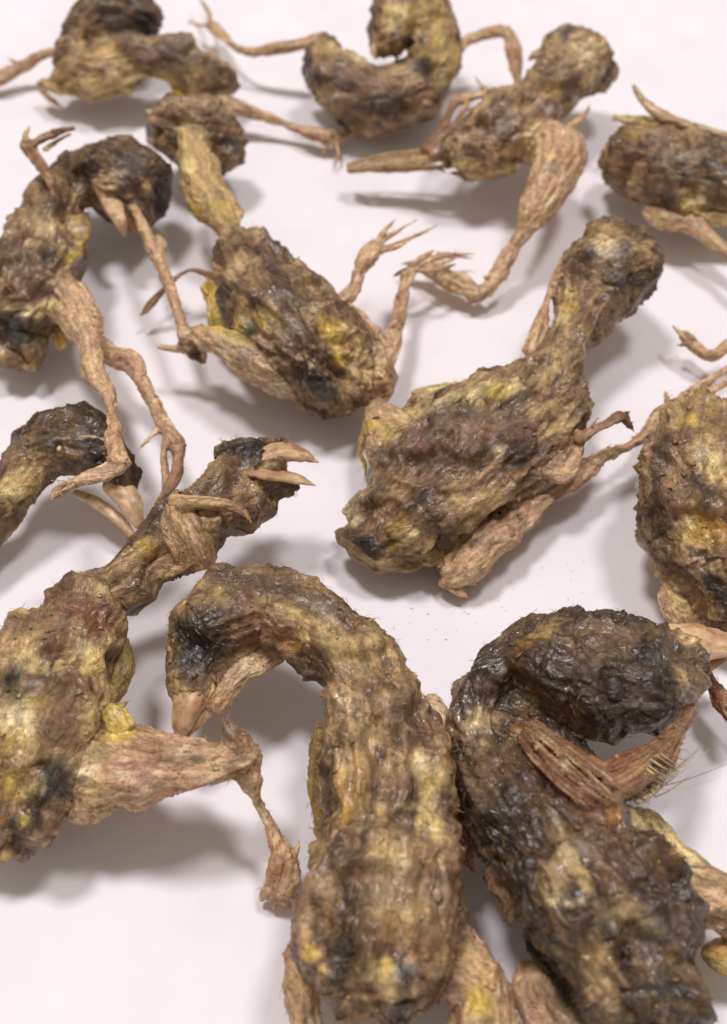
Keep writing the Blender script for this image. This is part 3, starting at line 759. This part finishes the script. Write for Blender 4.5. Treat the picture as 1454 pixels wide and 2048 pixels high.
# G - centre
chick('wide brown chick in the middle with long neck and round dark head at upper right', 0.25, [
    C([(720,1066,5,54),(785,1028,7,94),(862,968,8,128),(930,912,9,136),(1000,860,9,130),(1075,808,9,100),(1112,760,9,68)], 'body', 0.5),
    C([(705,1058,5,46),(770,1088,5,54),(850,1108,4,44),(895,1118,3,28)], 'body', 0.6),
    C([(775,845,6,44),(830,832,7,56),(900,820,7,52),(960,830,8,50)], 'body', 0.6),
    C([(1120,870,8,44),(1085,910,8,48),(1000,985,7,44)], 'body', 0.6),
    C([(1090,790,9,70),(1128,725,10,52),(1152,665,10,48),(1180,600,10,66),(1215,555,11,84),(1240,540,11,80),(1225,498,11,56),(1215,462,11,22)], 'body', 0.95, amp=0.6),
    C([(800,900,7,70),(775,855,7,52),(752,825,6,30),(766,790,6,18),(778,735,7,14),(786,680,7,23),(798,625,7,15),(808,585,7,14),(818,545,7,18)], 'leg', 0.75, 1.0),
    *toes((820,540,7), [(788,552,6),(868,500,7,-0.06),(912,528,6,0.08),(950,508,6,-0.1)], 10.5),
    C([(850,815,7,44),(930,805,7,40),(985,812,7,36),(1035,780,7,36)], 'pale', 0.7, 2.5),
    C([(742,825,6,12),(727,868,5,8),(719,905,4,6),(730,926,3,6),(731,952,1.5,5)], 'yellow', 0.8, 0.5),
    C([(1062,705,10,24),(1080,650,11,19),(1095,595,11.5,11),(1108,556,12,10),(1125,508,12,4)], 'leg', 0.35, 0.9),
    *toes((1108,560,13), [(1135,535,12)], 6),
    C([(1090,920,9,40),(1125,945,8,32),(1148,905,9,22),(1160,868,10,14)], 'leg', 0.5, 1.2),
    C([(1155,880,10.5,18),(1190,856,11,14),(1218,846,11,13),(1243,832,11,16),(1258,850,10,13),(1268,862,9.5,5)], 'legd', 0.3, 0.5),
    *toes((1175,858,11), [(1198,834,12,0.03)], 5),
    C([(905,1150,3,36),(940,1115,4,50),(985,1075,5,40),(1050,1030,5,30),(1112,985,5,22),(1165,945,6,28),(1205,915,6,20),(1250,893,5,14),(1290,872,5,20),(1328,838,5,32),(1360,815,5,24)], 'leg', 0.8, 0.8),
    *toes((1345,825,5), [(1330,782,4,-0.03)], 13),
    C([(1345,820,5,16),(1385,780,5,14),(1454,738,5,11),(1510,700,5,8)], 'leg', 0.7, 0.4),
    C([(1355,825,5,15),(1395,798,5,12),(1460,762,4,10),(1520,730,4,8)], 'leg', 0.7, 0.4),
    C([(890,1160,2,24),(915,1180,2,14),(934,1190,1,5)], 'leg', 0.6, 0.6),
    *toes((920,1150,3), [(882,1176,1),(958,1168,1),(975,1148,2),(905,1182,1)], 14),
    C([(1150,820,8,30),(1165,810,7,20)], 'olive', 0.8, 0.8),
    C([(810,1105,4,36),(860,1120,4,30),(900,1125,3,20)], 'tan', 0.6, 1.0),
    C([(690,1030,5,16),(715,1000,7,22),(735,985,8,20)], 'cream', 0.5, 0.6),
  ], carve=[C([(880,1090,9,12),(905,1075,10,12),(950,1050,9,8)], flat=0.7, k=0.8)],
  patches=G_STROKES+[('cream',1215,490,30,0.7),('tan',1210,470,20,0.8),('black',1172,505,16,0.8),('slate',1255,500,24,0.6),('dark',1250,560,50,0.6),('slate',1225,540,26,0.5),('yellow',1130,612,24,0.9),('yellow',1120,585,18,0.7),('pale',1110,640,24,0.7),
    ('olive',1185,660,26,0.6),('tan',1140,700,30,0.5),('yellow',1000,780,22,0.8),('pale',950,782,26,0.8),('pale',1030,760,20,0.6),('grey',885,805,28,0.6),('grey',1010,830,26,0.4),('slate',960,825,20,0.5),
    ('yellow',738,840,20,0.9),('olive',770,860,26,0.7),('red',830,890,16,0.5),('tan',800,830,22,0.5),('dark',900,900,36,0.4),('dark',1060,850,36,0.5),('cream',1000,895,14,0.8),
    ('black',722,1075,30,0.95),('black',745,1090,22,0.9),('slate',720,1040,12,0.6),('cream',712,1030,16,0.8),('yellow',782,1100,12,0.9),('olive',790,1040,26,0.5),('amber',800,1050,16,0.4),('tan',860,1105,22,0.7),('black',950,1035,22,0.5),('black',905,1062,14,0.6),
    ('pale',920,1170,16,0.5),('olive',1155,810,16,0.9),('dark',860,1010,30,0.35)], ngrain=1300)

# H - right edge, middle
chick('large brown and mustard chick cut by right edge beside a long pinkish foot', 0.25, [
    C([(1440,840,9,62),(1412,905,10,112),(1408,990,11,128),(1425,1080,10,118),(1455,1160,8,92),(1490,1220,7,60)], 'lbody', 0.8),
    C([(1330,1110,7,22),(1345,1160,6,26),(1360,1215,5,42),(1400,1250,4,30)], 'leg', 0.8, 0.8),
    C([(1292,1035,8,10),(1305,1075,7,10),(1325,1110,6,12),(1318,1128,5,6)], 'tan', 0.5, 0.5),
    C([(1370,1310,5,22),(1400,1345,5,25),(1435,1392,5,28),(1480,1450,5,26)], 'red', 0.85, 0.6),
    C([(1400,1250,4,28),(1390,1285,4,22),(1380,1310,4,20)], 'leg', 0.8, 0.6),
  ], carve=[C([(1335,1085,14,10),(1350,1130,14,14),(1370,1180,13,14)], flat=0.8, k=1.0)],
  patches=H_STROKES+[('yellow',1380,832,24,0.8),('olive',1430,815,26,0.8),('olive',1440,850,30,0.6),('pale',1430,915,30,0.7),('cream',1400,890,22,0.5),('dark',1320,930,34,0.6),('brown',1310,990,36,0.7),('slate',1380,960,26,0.7),('dark',1410,980,26,0.6),
    ('yellow',1400,1060,30,0.7),('amber',1430,1050,28,0.6),('pale',1370,1060,20,0.6),('brown',1350,1030,26,0.5),('black',1430,1170,26,0.85),('black',1450,1200,24,0.85),('slate',1400,1140,20,0.7),('grey',1380,1115,20,0.6),
    ('olive',1410,1200,16,0.7),('yellow',1415,1235,16,0.8),('pale',1350,1200,20,0.5),('olive',1340,1080,20,0.6)], ngrain=900)

# K - left edge, middle: head and neck
chick('chick head with long pointed beak at the left edge, lying under a crossing foot', 0.25, [
    C([(-70,1075,6,60),(-25,1030,7,52),(20,985,8,44),(60,935,9,52),(105,890,10,66),(160,892,10,62),(205,915,9,52),(240,955,7,40),(258,985,6,26)], 'dbody', 0.85, amp=0.65),
    C([(-40,1000,8,30),(30,990,9,24),(60,960,9,20)], 'pale', 0.7, 0.8),
    C([(-20,1075,5,24),(15,1050,5,22),(40,1010,6,18)], 'leg', 0.6, 0.8),
    C([(-25,1080,4,16),(0,1070,3,8),(12,1064,3,4)], 'leg', 0.6, 0.5),
    C([(165,830,11,30),(195,845,10,28)], 'dark', 0.8, 0.8),
  ], carve=lambda H: [C([(117,890,H(117,890,.2),15),(121,896,H(121,896,.2),13)], flat=0.9, k=0.6), C([(190,960,H(190,960),10),(215,985,H(215,985),8)], flat=0.8, k=0.6)],
  parts=lambda H: [('upper_beak', [C([(235,965,7,34),(262,1005,6,26),(277,1040,5,15),(288,1066,4,4)], 'beak', 0.6, 0.5)], M_BEAK, 0.2, ()),
         ('lower_beak', [C([(150,985,5,10),(190,1003,5,13),(232,1034,4.5,13),(258,1062,4,9),(272,1085,3.5,4)], 'beak', 0.6, 0.4)], M_BEAK, 0.2, ()),
         ('eye', [C([(118,897,H(118,897,-.35),9)], 'pale', 0.8, 0.3)], M_BEAK, 0.2, ())],
  patches=[('slate',180,880,36,0.7),('black',190,850,30,0.7),('black',200,925,40,0.7),('slate',95,870,30,0.5),('dark',110,840,34,0.6),('black',240,950,34,0.7),('olive',50,930,36,0.7),('tan',60,960,26,0.6),('tan',25,960,26,0.6),
    ('olive',20,1010,24,0.5),('pale',15,985,24,0.7),('brown',255,990,18,0.8),('tan',110,940,20,0.4)], ngrain=350)

# J - lower left, open beak
chick('chick at lower left with gaping pale beak and one thick leg stretched right', 0.23, [
    C([(165,1205,10,58),(140,1255,11,90),(112,1320,12,118),(82,1405,12,140),(52,1490,11,142),(28,1580,9,112),(10,1650,7,70),(0,1690,5,34)], 'lbody', 0.78),
    C([(195,1195,10,56),(245,1160,11,54),(300,1115,12,54),(350,1075,12,58),(415,1045,13,62),(465,990,13,74),(498,948,13,64),(530,935,13,40)], 'body', 0.85),
    C([(440,905,14,22),(480,892,15,28),(525,888,15,24),(572,878,14.5,10)], 'body', 0.8, 1.2),
    C([(520,1010,11,40),(555,985,11,26),(590,968,11,12)], 'body', 0.8, 0.8),
    *bundle([(400,1136,12,36),(384,1090,14.6,48),(364,1045,16,44),(350,1010,16.8,28)], 6, ('leg', 'legd', 'tan', 'leg'), seed=4, r=0.7),
    *bundle([(345,1006,17,22),(395,1004,17.5,17),(445,1009,17.6,15),(480,1021,17,13),(502,1046,16,4)], 3, ('leg', 'tan', 'legd'), seed=5, r=0.7),
    C([(290,1155,11,14),(340,1145,12,14),(380,1118,13,16),(396,1085,14,12)], 'tan', 0.5, 0.6),
    C([(185,1590,8,62),(205,1535,10,84),(285,1532,11,78),(360,1530,12,66),(425,1525,12,54),(485,1518,12,40)], 'leg', 0.85, 1.2),
    C([(485,1490,13,30),(460,1465,14,26),(450,1448,14,20)], 'legd', 0.8, 0.6),
    C([(490,1510,12,40),(498,1555,11,34),(515,1600,9,20),(538,1645,7,21),(560,1695,5.5,28),(568,1735,4.5,42),(560,1772,3,42)], 'leg', 0.6, 0.7),
    *toes((556,1765,3), [(520,1800,1.2),(548,1816,1.2),(578,1814,1.2),(600,1800,1.5)], 22), *toes((575,1722,5), [(600,1680,5.5)], 12),
    C([(225,1430,13,24),(240,1455,13,26),(235,1490,12,20)], 'yellow', 0.9, 0.7),
    C([(225,1290,9,28),(232,1340,9,34),(212,1390,9,34),(190,1440,9,40)], 'olive', 0.8, 1.2),
  ], carve=[C([(205,1225,19,12),(215,1260,18,12)], flat=0.8, k=1.0)],
  parts=lambda H: [('upper_beak', [C([(520,918,H(520,918,-.9),16),(555,906,14.6,26),(598,908,14,20),(638,925,13.5,3)], 'beak', 0.6, 0.5)], M_BEAK, 0.2, ()),
         ('lower_beak', [C([(498,948,H(498,948,-.6),8),(540,950,H(540,950,-.4),16),(588,957,13.2,16),(632,972,12.6,3)], 'beak', 0.5, 0.5)], M_BEAK, 0.2, ())],
  patches=J_STROKES+[('black',500,890,40,0.9),('black',545,895,34,0.9),('black',440,890,24,0.7),('olive',400,915,24,0.5),('tan',440,930,26,0.5),('brown',460,960,40,0.7),('red',480,1010,26,0.4),('olive',430,1070,26,0.6),('yellow',300,1100,20,0.5),('amber',310,1105,18,0.6),
    ('brown',120,1200,70,0.6),('red',150,1200,40,0.5),('grey',125,1240,20,0.6),('pale',205,1170,26,0.6),('pale',225,1290,24,0.7),('red',205,1230,26,0.7),('red',190,1260,22,0.6),('cream',165,1295,26,0.9),('pale',60,1320,30,0.8),('yellow',200,1320,30,0.5),
    ('black',15,1360,36,0.9),('green',20,1385,34,0.8),('slate',35,1340,16,0.7),('brown',130,1370,44,0.6),('red',170,1385,26,0.5),('pale',195,1410,28,0.6),('olive',225,1350,30,0.6),('yellow',55,1400,24,0.7),('cream',25,1440,36,0.8),('yellow',30,1470,36,0.6),('grey',75,1370,22,0.7),
    ('brown',110,1460,40,0.7),('black',110,1590,44,0.9),('black',60,1630,34,0.9),('black',20,1660,30,0.8),('slate',90,1550,28,0.7),('yellow',20,1580,30,0.7),('pale',50,1570,26,0.7),('orange',5,1650,12,0.9),('yellow',40,1645,14,0.7),('tan',20,1720,20,0.8),
    ('cream',165,1540,34,0.7),('tan',190,1600,40,0.6),('red',210,1570,24,0.4),('olive',195,1480,26,0.7),('yellow',245,1455,28,0.9),('pale',210,1630,28,0.6),('legd',300,1490,40,0.6),('legd',340,1560,34,0.4),('cream',430,1560,24,0.7),('dark',400,1510,18,0.6),('dark',480,1510,18,0.6),('grey',455,1455,24,0.9),
    ('legd',565,1740,34,0.7),('cream',530,1640,16,0.6),('tan',355,1110,18,0.6)], ngrain=1500)

# L - bottom centre
chick('brown chick at bottom centre with arched neck, bowed head and black eye patch', 0.22, [
    C([(376,1415,8,24),(388,1360,10,48),(402,1300,11,66),(445,1238,12,90),(500,1218,12,84)], 'body', 0.8, amp=0.5),
    C([(470,1225,12,80),(515,1215,12,80),(592,1240,12,76),(675,1290,12,78),(735,1370,12,92),(768,1450,12,112),(778,1550,12,125),(776,1650,12,124),(768,1750,12,146),(760,1845,11,176),(758,1920,10,130),(757,1985,8,70)], 'body', 0.78),
    C([(640,1830,9,56),(612,1900,8,50),(606,1970,7,46),(615,2040,6,42),(630,2120,6,36)], 'leg', 0.85, 1.0),
    C([(860,1900,9,60),(930,1940,9,66),(975,1985,9,62),(975,2050,8,66),(965,2130,7,60)], 'leg', 0.85, 1.2),
    C([(860,1400,8,26),(890,1440,8,24),(912,1490,8,22),(902,1530,7,18)], 'leg', 0.6, 0.8),
    *toes((655,1458,11), [(622,1436,11,-0.1)], 9, 'legd'),
    C([(665,1490,7,40),(652,1570,6,38),(655,1660,6,36)], 'olive', 0.8, 2.0),
    C([(405,1165,14,14),(420,1142,15,16),(450,1140,15,22)], 'dbody', 0.6, 0.8),
    C([(430,1400,9,34),(480,1350,10,34),(540,1310,10,30)], 'leg', 0.7, 1.2),
  ], carve=lambda H: [C([(468,1243,H(468,1243),9),(482,1240,H(482,1240),7)], flat=0.6, k=0.5), C([(393,1308,H(393,1308,.7),34)], flat=0.6, k=0.7)],
  parts=lambda H: [('upper_beak', [C([(394,1345,10,32),(380,1396,10,36),(366,1440,9,25),(355,1488,7,5)], 'beak', 0.6, 0.5)], M_BEAK, 0.2, ()),
         ('lower_beak', [C([(470,1345,9.5,22),(430,1392,9.5,26),(400,1430,8.5,21),(370,1480,7,5)], 'beak', 0.5, 0.4)], M_BEAK, 0.2, ()),
         ('eye', [C([(388,1306,H(388,1306,-1.1),28),(400,1316,H(400,1316,-1.1),26)], 'black', 0.45, 0.3)], M_EYE, 0.2, ())],
  patches=L_STROKES+[('black',400,1300,62,0.95),('black',395,1265,48,0.95),('black',360,1270,26,0.9),('slate',375,1260,18,0.6),('black',435,1300,30,0.8),('slate',355,1320,24,0.8),('dark',400,1355,36,0.7),('grey',400,1345,14,0.6),('tan',372,1400,20,0.7),
    ('brown',480,1180,50,0.6),('olive',440,1180,30,0.5),('dark',560,1170,40,0.5),('red',510,1280,40,0.4),('cream',500,1330,30,0.6),('tan',450,1380,30,0.7),('amber',575,1285,30,0.6),('orange',595,1300,16,0.4),('pale',580,1215,24,0.4),('olive',610,1270,24,0.5),
    ('grey',640,1210,30,0.5),('tan',720,1300,26,0.5),('cream',755,1300,16,0.5),('leg',700,1370,36,0.6),('grey',790,1430,28,0.6),('dark',800,1470,34,0.5),('amber',690,1560,40,0.45),('tan',700,1540,40,0.7),
    ('cream',830,1520,34,0.7),('yellow',865,1560,30,0.6),('pale',830,1600,24,0.6),('yellow',850,1640,22,0.4),('dark',660,1600,22,0.5),('dark',740,1630,34,0.5),('brown',720,1740,34,0.6),('grey',790,1770,50,0.6),('cream',800,1740,26,0.4),('dark',700,1800,30,0.5),
    ('leg',650,1760,30,0.5),('grey',880,1780,34,0.4),('black',690,1920,34,0.9),('black',675,1960,26,0.9),('black',815,1935,28,0.9),('black',800,1960,22,0.8),('dark',690,1870,30,0.6),('pale',750,1940,30,0.7),('tan',755,1985,34,0.7),('yellow',780,1920,14,0.7),
    ('yellow',625,1910,18,0.9),('yellow',640,1950,14,0.8),('tan',600,1850,24,0.5),('yellow',945,1990,34,0.95),('yellow',965,2010,24,0.95),('tan',960,1930,40,0.6),('olive',880,1920,30,0.5),('legd',620,2010,30,0.4),('yellow',628,1570,20,0.7),('red',905,1510,16,0.6)], ngrain=1900)

# M - bottom right
feathers = []
fr = random.Random(4)
for i in range(11):
    x0 = 1296+fr.uniform(-4, 18); y0 = 1602-fr.uniform(0, 30)-i*1.5
    x1 = 1370+fr.uniform(-10, 85); y1 = 1500+fr.uniform(-20, 72)
    feathers.append(('feather', [(x0, y0, 13.5), ((x0+x1)/2-5, (y0+y1)/2+8, 12), (x1, y1, 9+fr.uniform(-2, 3))], fr.uniform(0.05, 0.10), fr.choice(['mid', 'legd', 'grey', 'tan', 'tan', 'cream'])))
for i in range(20):
    t = (i+fr.uniform(-0.4, 0.4))/19
    x0 = 1268+t*66+fr.uniform(-5, 5); y0 = 1590-t*84+fr.uniform(-4, 4); q = fr.uniform(0.6, 1.3)
    feathers.append(('quill', [(x0-12, y0-8, 15.2), (x0+8*q, y0+5*q+fr.uniform(-2, 2), 14.4), (x0+28*q, y0+15*q+fr.uniform(-5, 5), 13)], fr.uniform(0.08, 0.17), fr.choice(['tan', 'tan', 'legd', 'cream', 'dark'])))
chick('very dark chick at lower right with glossy black head, beak at edge, folded reddish wing', 0.22, [
    C([(1000,1560,9,92),(1050,1620,11,122),(1115,1690,12,154),(1185,1775,13,170),(1240,1860,12,170),(1275,1945,11,150),(1295,2040,9,116),(1310,2120,8,90)], 'vbody', 0.72),
    C([(985,1580,9,76),(955,1500,9,58),(948,1430,10,50),(962,1368,11,50),(1005,1325,12,50),(1065,1300,12,66)], 'vbody', 0.85, amp=0.8),
    C([(1180,1335,16.5,26),(1240,1314,16.5,26),(1305,1325,15,24)], 'vbody', 0.9, 2.0, amp=0.3),
    C([(1060,1300,12,62),(1120,1325,13,96),(1200,1352,13,122),(1270,1352,12,108),(1325,1338,11,82),(1360,1320,11,54)], 'vbody', 0.9, amp=0.55),
    C([(980,1440,9,72),(1050,1470,9,80),(1110,1530,9,72),(1170,1600,9,60)], 'vbody', 0.7, 1.2),
    C([(1050,1455,12,30),(1100,1505,13.2,44),(1160,1550,14,50),(1215,1592,14,44)], 'red', 0.5, 0.8),
    *bundle([(1050,1455,14.5,30),(1092,1494,16.3,42),(1150,1544,17.6,48),(1205,1586,17.6,44),(1235,1606,17,30)], 10, ('legd', 'red', 'red', 'tan', 'legd', 'red', 'legd'), seed=1, r=0.6, k=0.2),
    C([(1200,1575,14,46),(1265,1548,13.2,48),(1318,1508,12,34),(1358,1462,11.8,20)], 'red', 0.4, 0.8),
    C([(1268,1600,13.5,16),(1305,1572,13.2,20),(1338,1528,13,16),(1362,1485,12.6,8)], 'cream', 0.25, 0.5),
    *bundle([(1205,1574,17,46),(1260,1548,15.8,48),(1315,1508,14.2,36),(1355,1462,13.5,24),(1386,1418,13,14)], 10, ('red', 'legd', 'red', 'red', 'legd', 'tan', 'red'), seed=2, r=0.6, k=0.2),
    C([(1250,1590,11,20),(1285,1570,11,16),(1320,1530,11,10)], 'cream', 0.4, 0.6),
    C([(1375,1350,10,16),(1388,1400,11,14),(1375,1440,11,12)], 'leg', 0.6, 0.5),
    C([(1270,1635,8,26),(1300,1650,7,28),(1345,1695,7,24),(1400,1745,7,26),(1440,1775,7,20)], 'pale', 0.8, 0.9),
    C([(1350,1780,9,60),(1410,1790,9,64),(1460,1815,8,60),(1520,1840,7,50)], 'leg', 0.8, 1.2),
    C([(1420,1905,5,22),(1455,1912,5,38),(1510,1905,5,44)], 'yellow', 0.85, 0.8, amp=0.2),
    C([(930,1580,10,20),(922,1640,9,24),(930,1700,8,24),(950,1745,6,12)], 'red', 0.6, 0.8),
    C([(1060,1940,6,40),(1090,2010,6,56),(1130,2090,6,60)], 'leg', 0.8, 1.2),
    C([(1000,1640,11,24),(1010,1720,10,26),(1050,1820,9,26),(1090,1910,8,22)], 'dark', 0.7, 1.0),
    C([(1360,2030,6,26),(1390,2060,5,30)], 'tan', 0.8, 0.8),
  ], carve=lambda H: [C([(1226,1374,H(1226,1374,.5),38)], flat=0.6, k=0.9), C([(1010,1425,15,12),(1060,1420,16,16),(1105,1430,16,12)], flat=0.7, k=0.8), C([(1150,1440,14,16),(1200,1500,13,16),(1270,1490,12,10)], flat=0.8, k=0.8),
            C([(985,1600,17,9),(1010,1700,19,10),(1060,1800,19,9),(1110,1900,18,8)], flat=0.8, k=1.0)],
  parts=lambda H: [('eye', [C([(1226,1376,H(1226,1376,-1.3),32)], 'umber', 0.75, 0.3)], M_EYE, 0.2, ()),
         ('upper_beak', [C([(1335,1290,11.5,46),(1385,1288,11,46),(1425,1288,10.5,36),(1470,1285,10,18),(1500,1288,9,6)], 'beak', 0.7, 0.6)], M_BEAK, 0.2,
             [C([(1402,1302,12.6,10),(1416,1299,12.4,8)], flat=0.7, k=0.4)]),
         ('lower_beak', [C([(1370,1345,9,16),(1410,1335,9,14),(1450,1318,8.5,8)], 'beakd', 0.6, 0.4)], M_BEAK, 0.2, ())],
  feathers=feathers, mat=M_WET,
  patches=M_STROKES+[('black',1330,1330,50,0.9),('black',1300,1300,34,0.8),('slate',1320,1310,22,0.6),('black',1310,1430,40,0.85),('black',1200,1440,50,0.6),('brown',1180,1300,60,0.6),('dark',1230,1380,60,0.6),('grey',1290,1400,26,0.5),('tan',1370,1270,34,0.8),('tan',1375,1340,30,0.7),('olive',1080,1260,34,0.7),('amber',1040,1280,24,0.4),
    ('tan',1110,1245,26,0.4),('brown',1150,1430,40,0.5),('black',1010,1400,30,0.6),('tan',970,1440,34,0.7),('leg',960,1480,26,0.6),('black',950,1590,20,0.6),('dark',1020,1570,50,0.6),('tan',1085,1480,22,0.7),('cream',1130,1520,14,0.6),
    ('amber',1230,1640,24,0.7),('pale',1290,1640,24,0.8),('yellow',1300,1630,18,0.4),('orange',1360,1700,20,0.5),('cream',1130,1690,34,0.4),('tan',1110,1730,44,0.5),('grey',1170,1680,40,0.5),('brown',1280,1710,34,0.6),('pale',1110,1780,24,0.5),
    ('black',1010,1760,28,0.8),('black',980,1680,24,0.8),('dark',1060,1850,44,0.7),('grey',1290,1880,50,0.6),('grey',1220,1850,24,0.5),('tan',1260,1830,24,0.4),('black',1390,1900,30,0.9),('slate',1330,1980,44,0.7),('black',1370,1960,34,0.8),('olive',1200,1930,50,0.5),('tan',1220,1990,40,0.5),('black',1130,1970,40,0.6),
    ('orange',1450,1890,16,0.6)], ngrain=1700)

build_all()

# ------------------------------------------------------------------ fine crumbs lying on the paper
rnd = np.random.RandomState(9)
cv = []; cf = []; cc = []
for j in range(190):
    px, py = rnd.uniform(-30, 1484), rnd.uniform(0, 2060)
    if j < 90: px, py = rnd.normal(960, 130), rnd.normal(1200, 60)
    if py > 1500: px, py = rnd.normal(960, 160), rnd.normal(1190, 60)
    p = unproj(px, py, 0.0); s = rnd.uniform(0.03, 0.075)
    ang = rnd.uniform(0, 6.28); ln = rnd.uniform(1, 4)
    t = np.array([[ln, 0, 0], [-ln, 0.5, 0], [0, -0.8, 0], [0, 0, 0.9]])*s
    R = np.array([[math.cos(ang), -math.sin(ang), 0], [math.sin(ang), math.cos(ang), 0], [0, 0, 1]])
    cv.append(t@R.T+p+[0, 0, -0.03]); cf.append(np.array([[0, 1, 3], [1, 2, 3], [2, 0, 3], [0, 2, 1]])+4*j)
    cc.append(np.repeat(PIG[('tan', 'cream', 'grey', 'leg')[rnd.randint(4)]][None], 4, 0))
cr_ = bpy.data.objects.new('crumbs', to_mesh('crumbs', np.concatenate(cv), np.concatenate(cf), np.concatenate(cc), M_SKIN, np.zeros(3)))
col.objects.link(cr_)
cr_['kind'] = 'stuff'; cr_['label'] = 'fine dry crumbs and fibres scattered over the white paper'; cr_['category'] = 'crumbs'
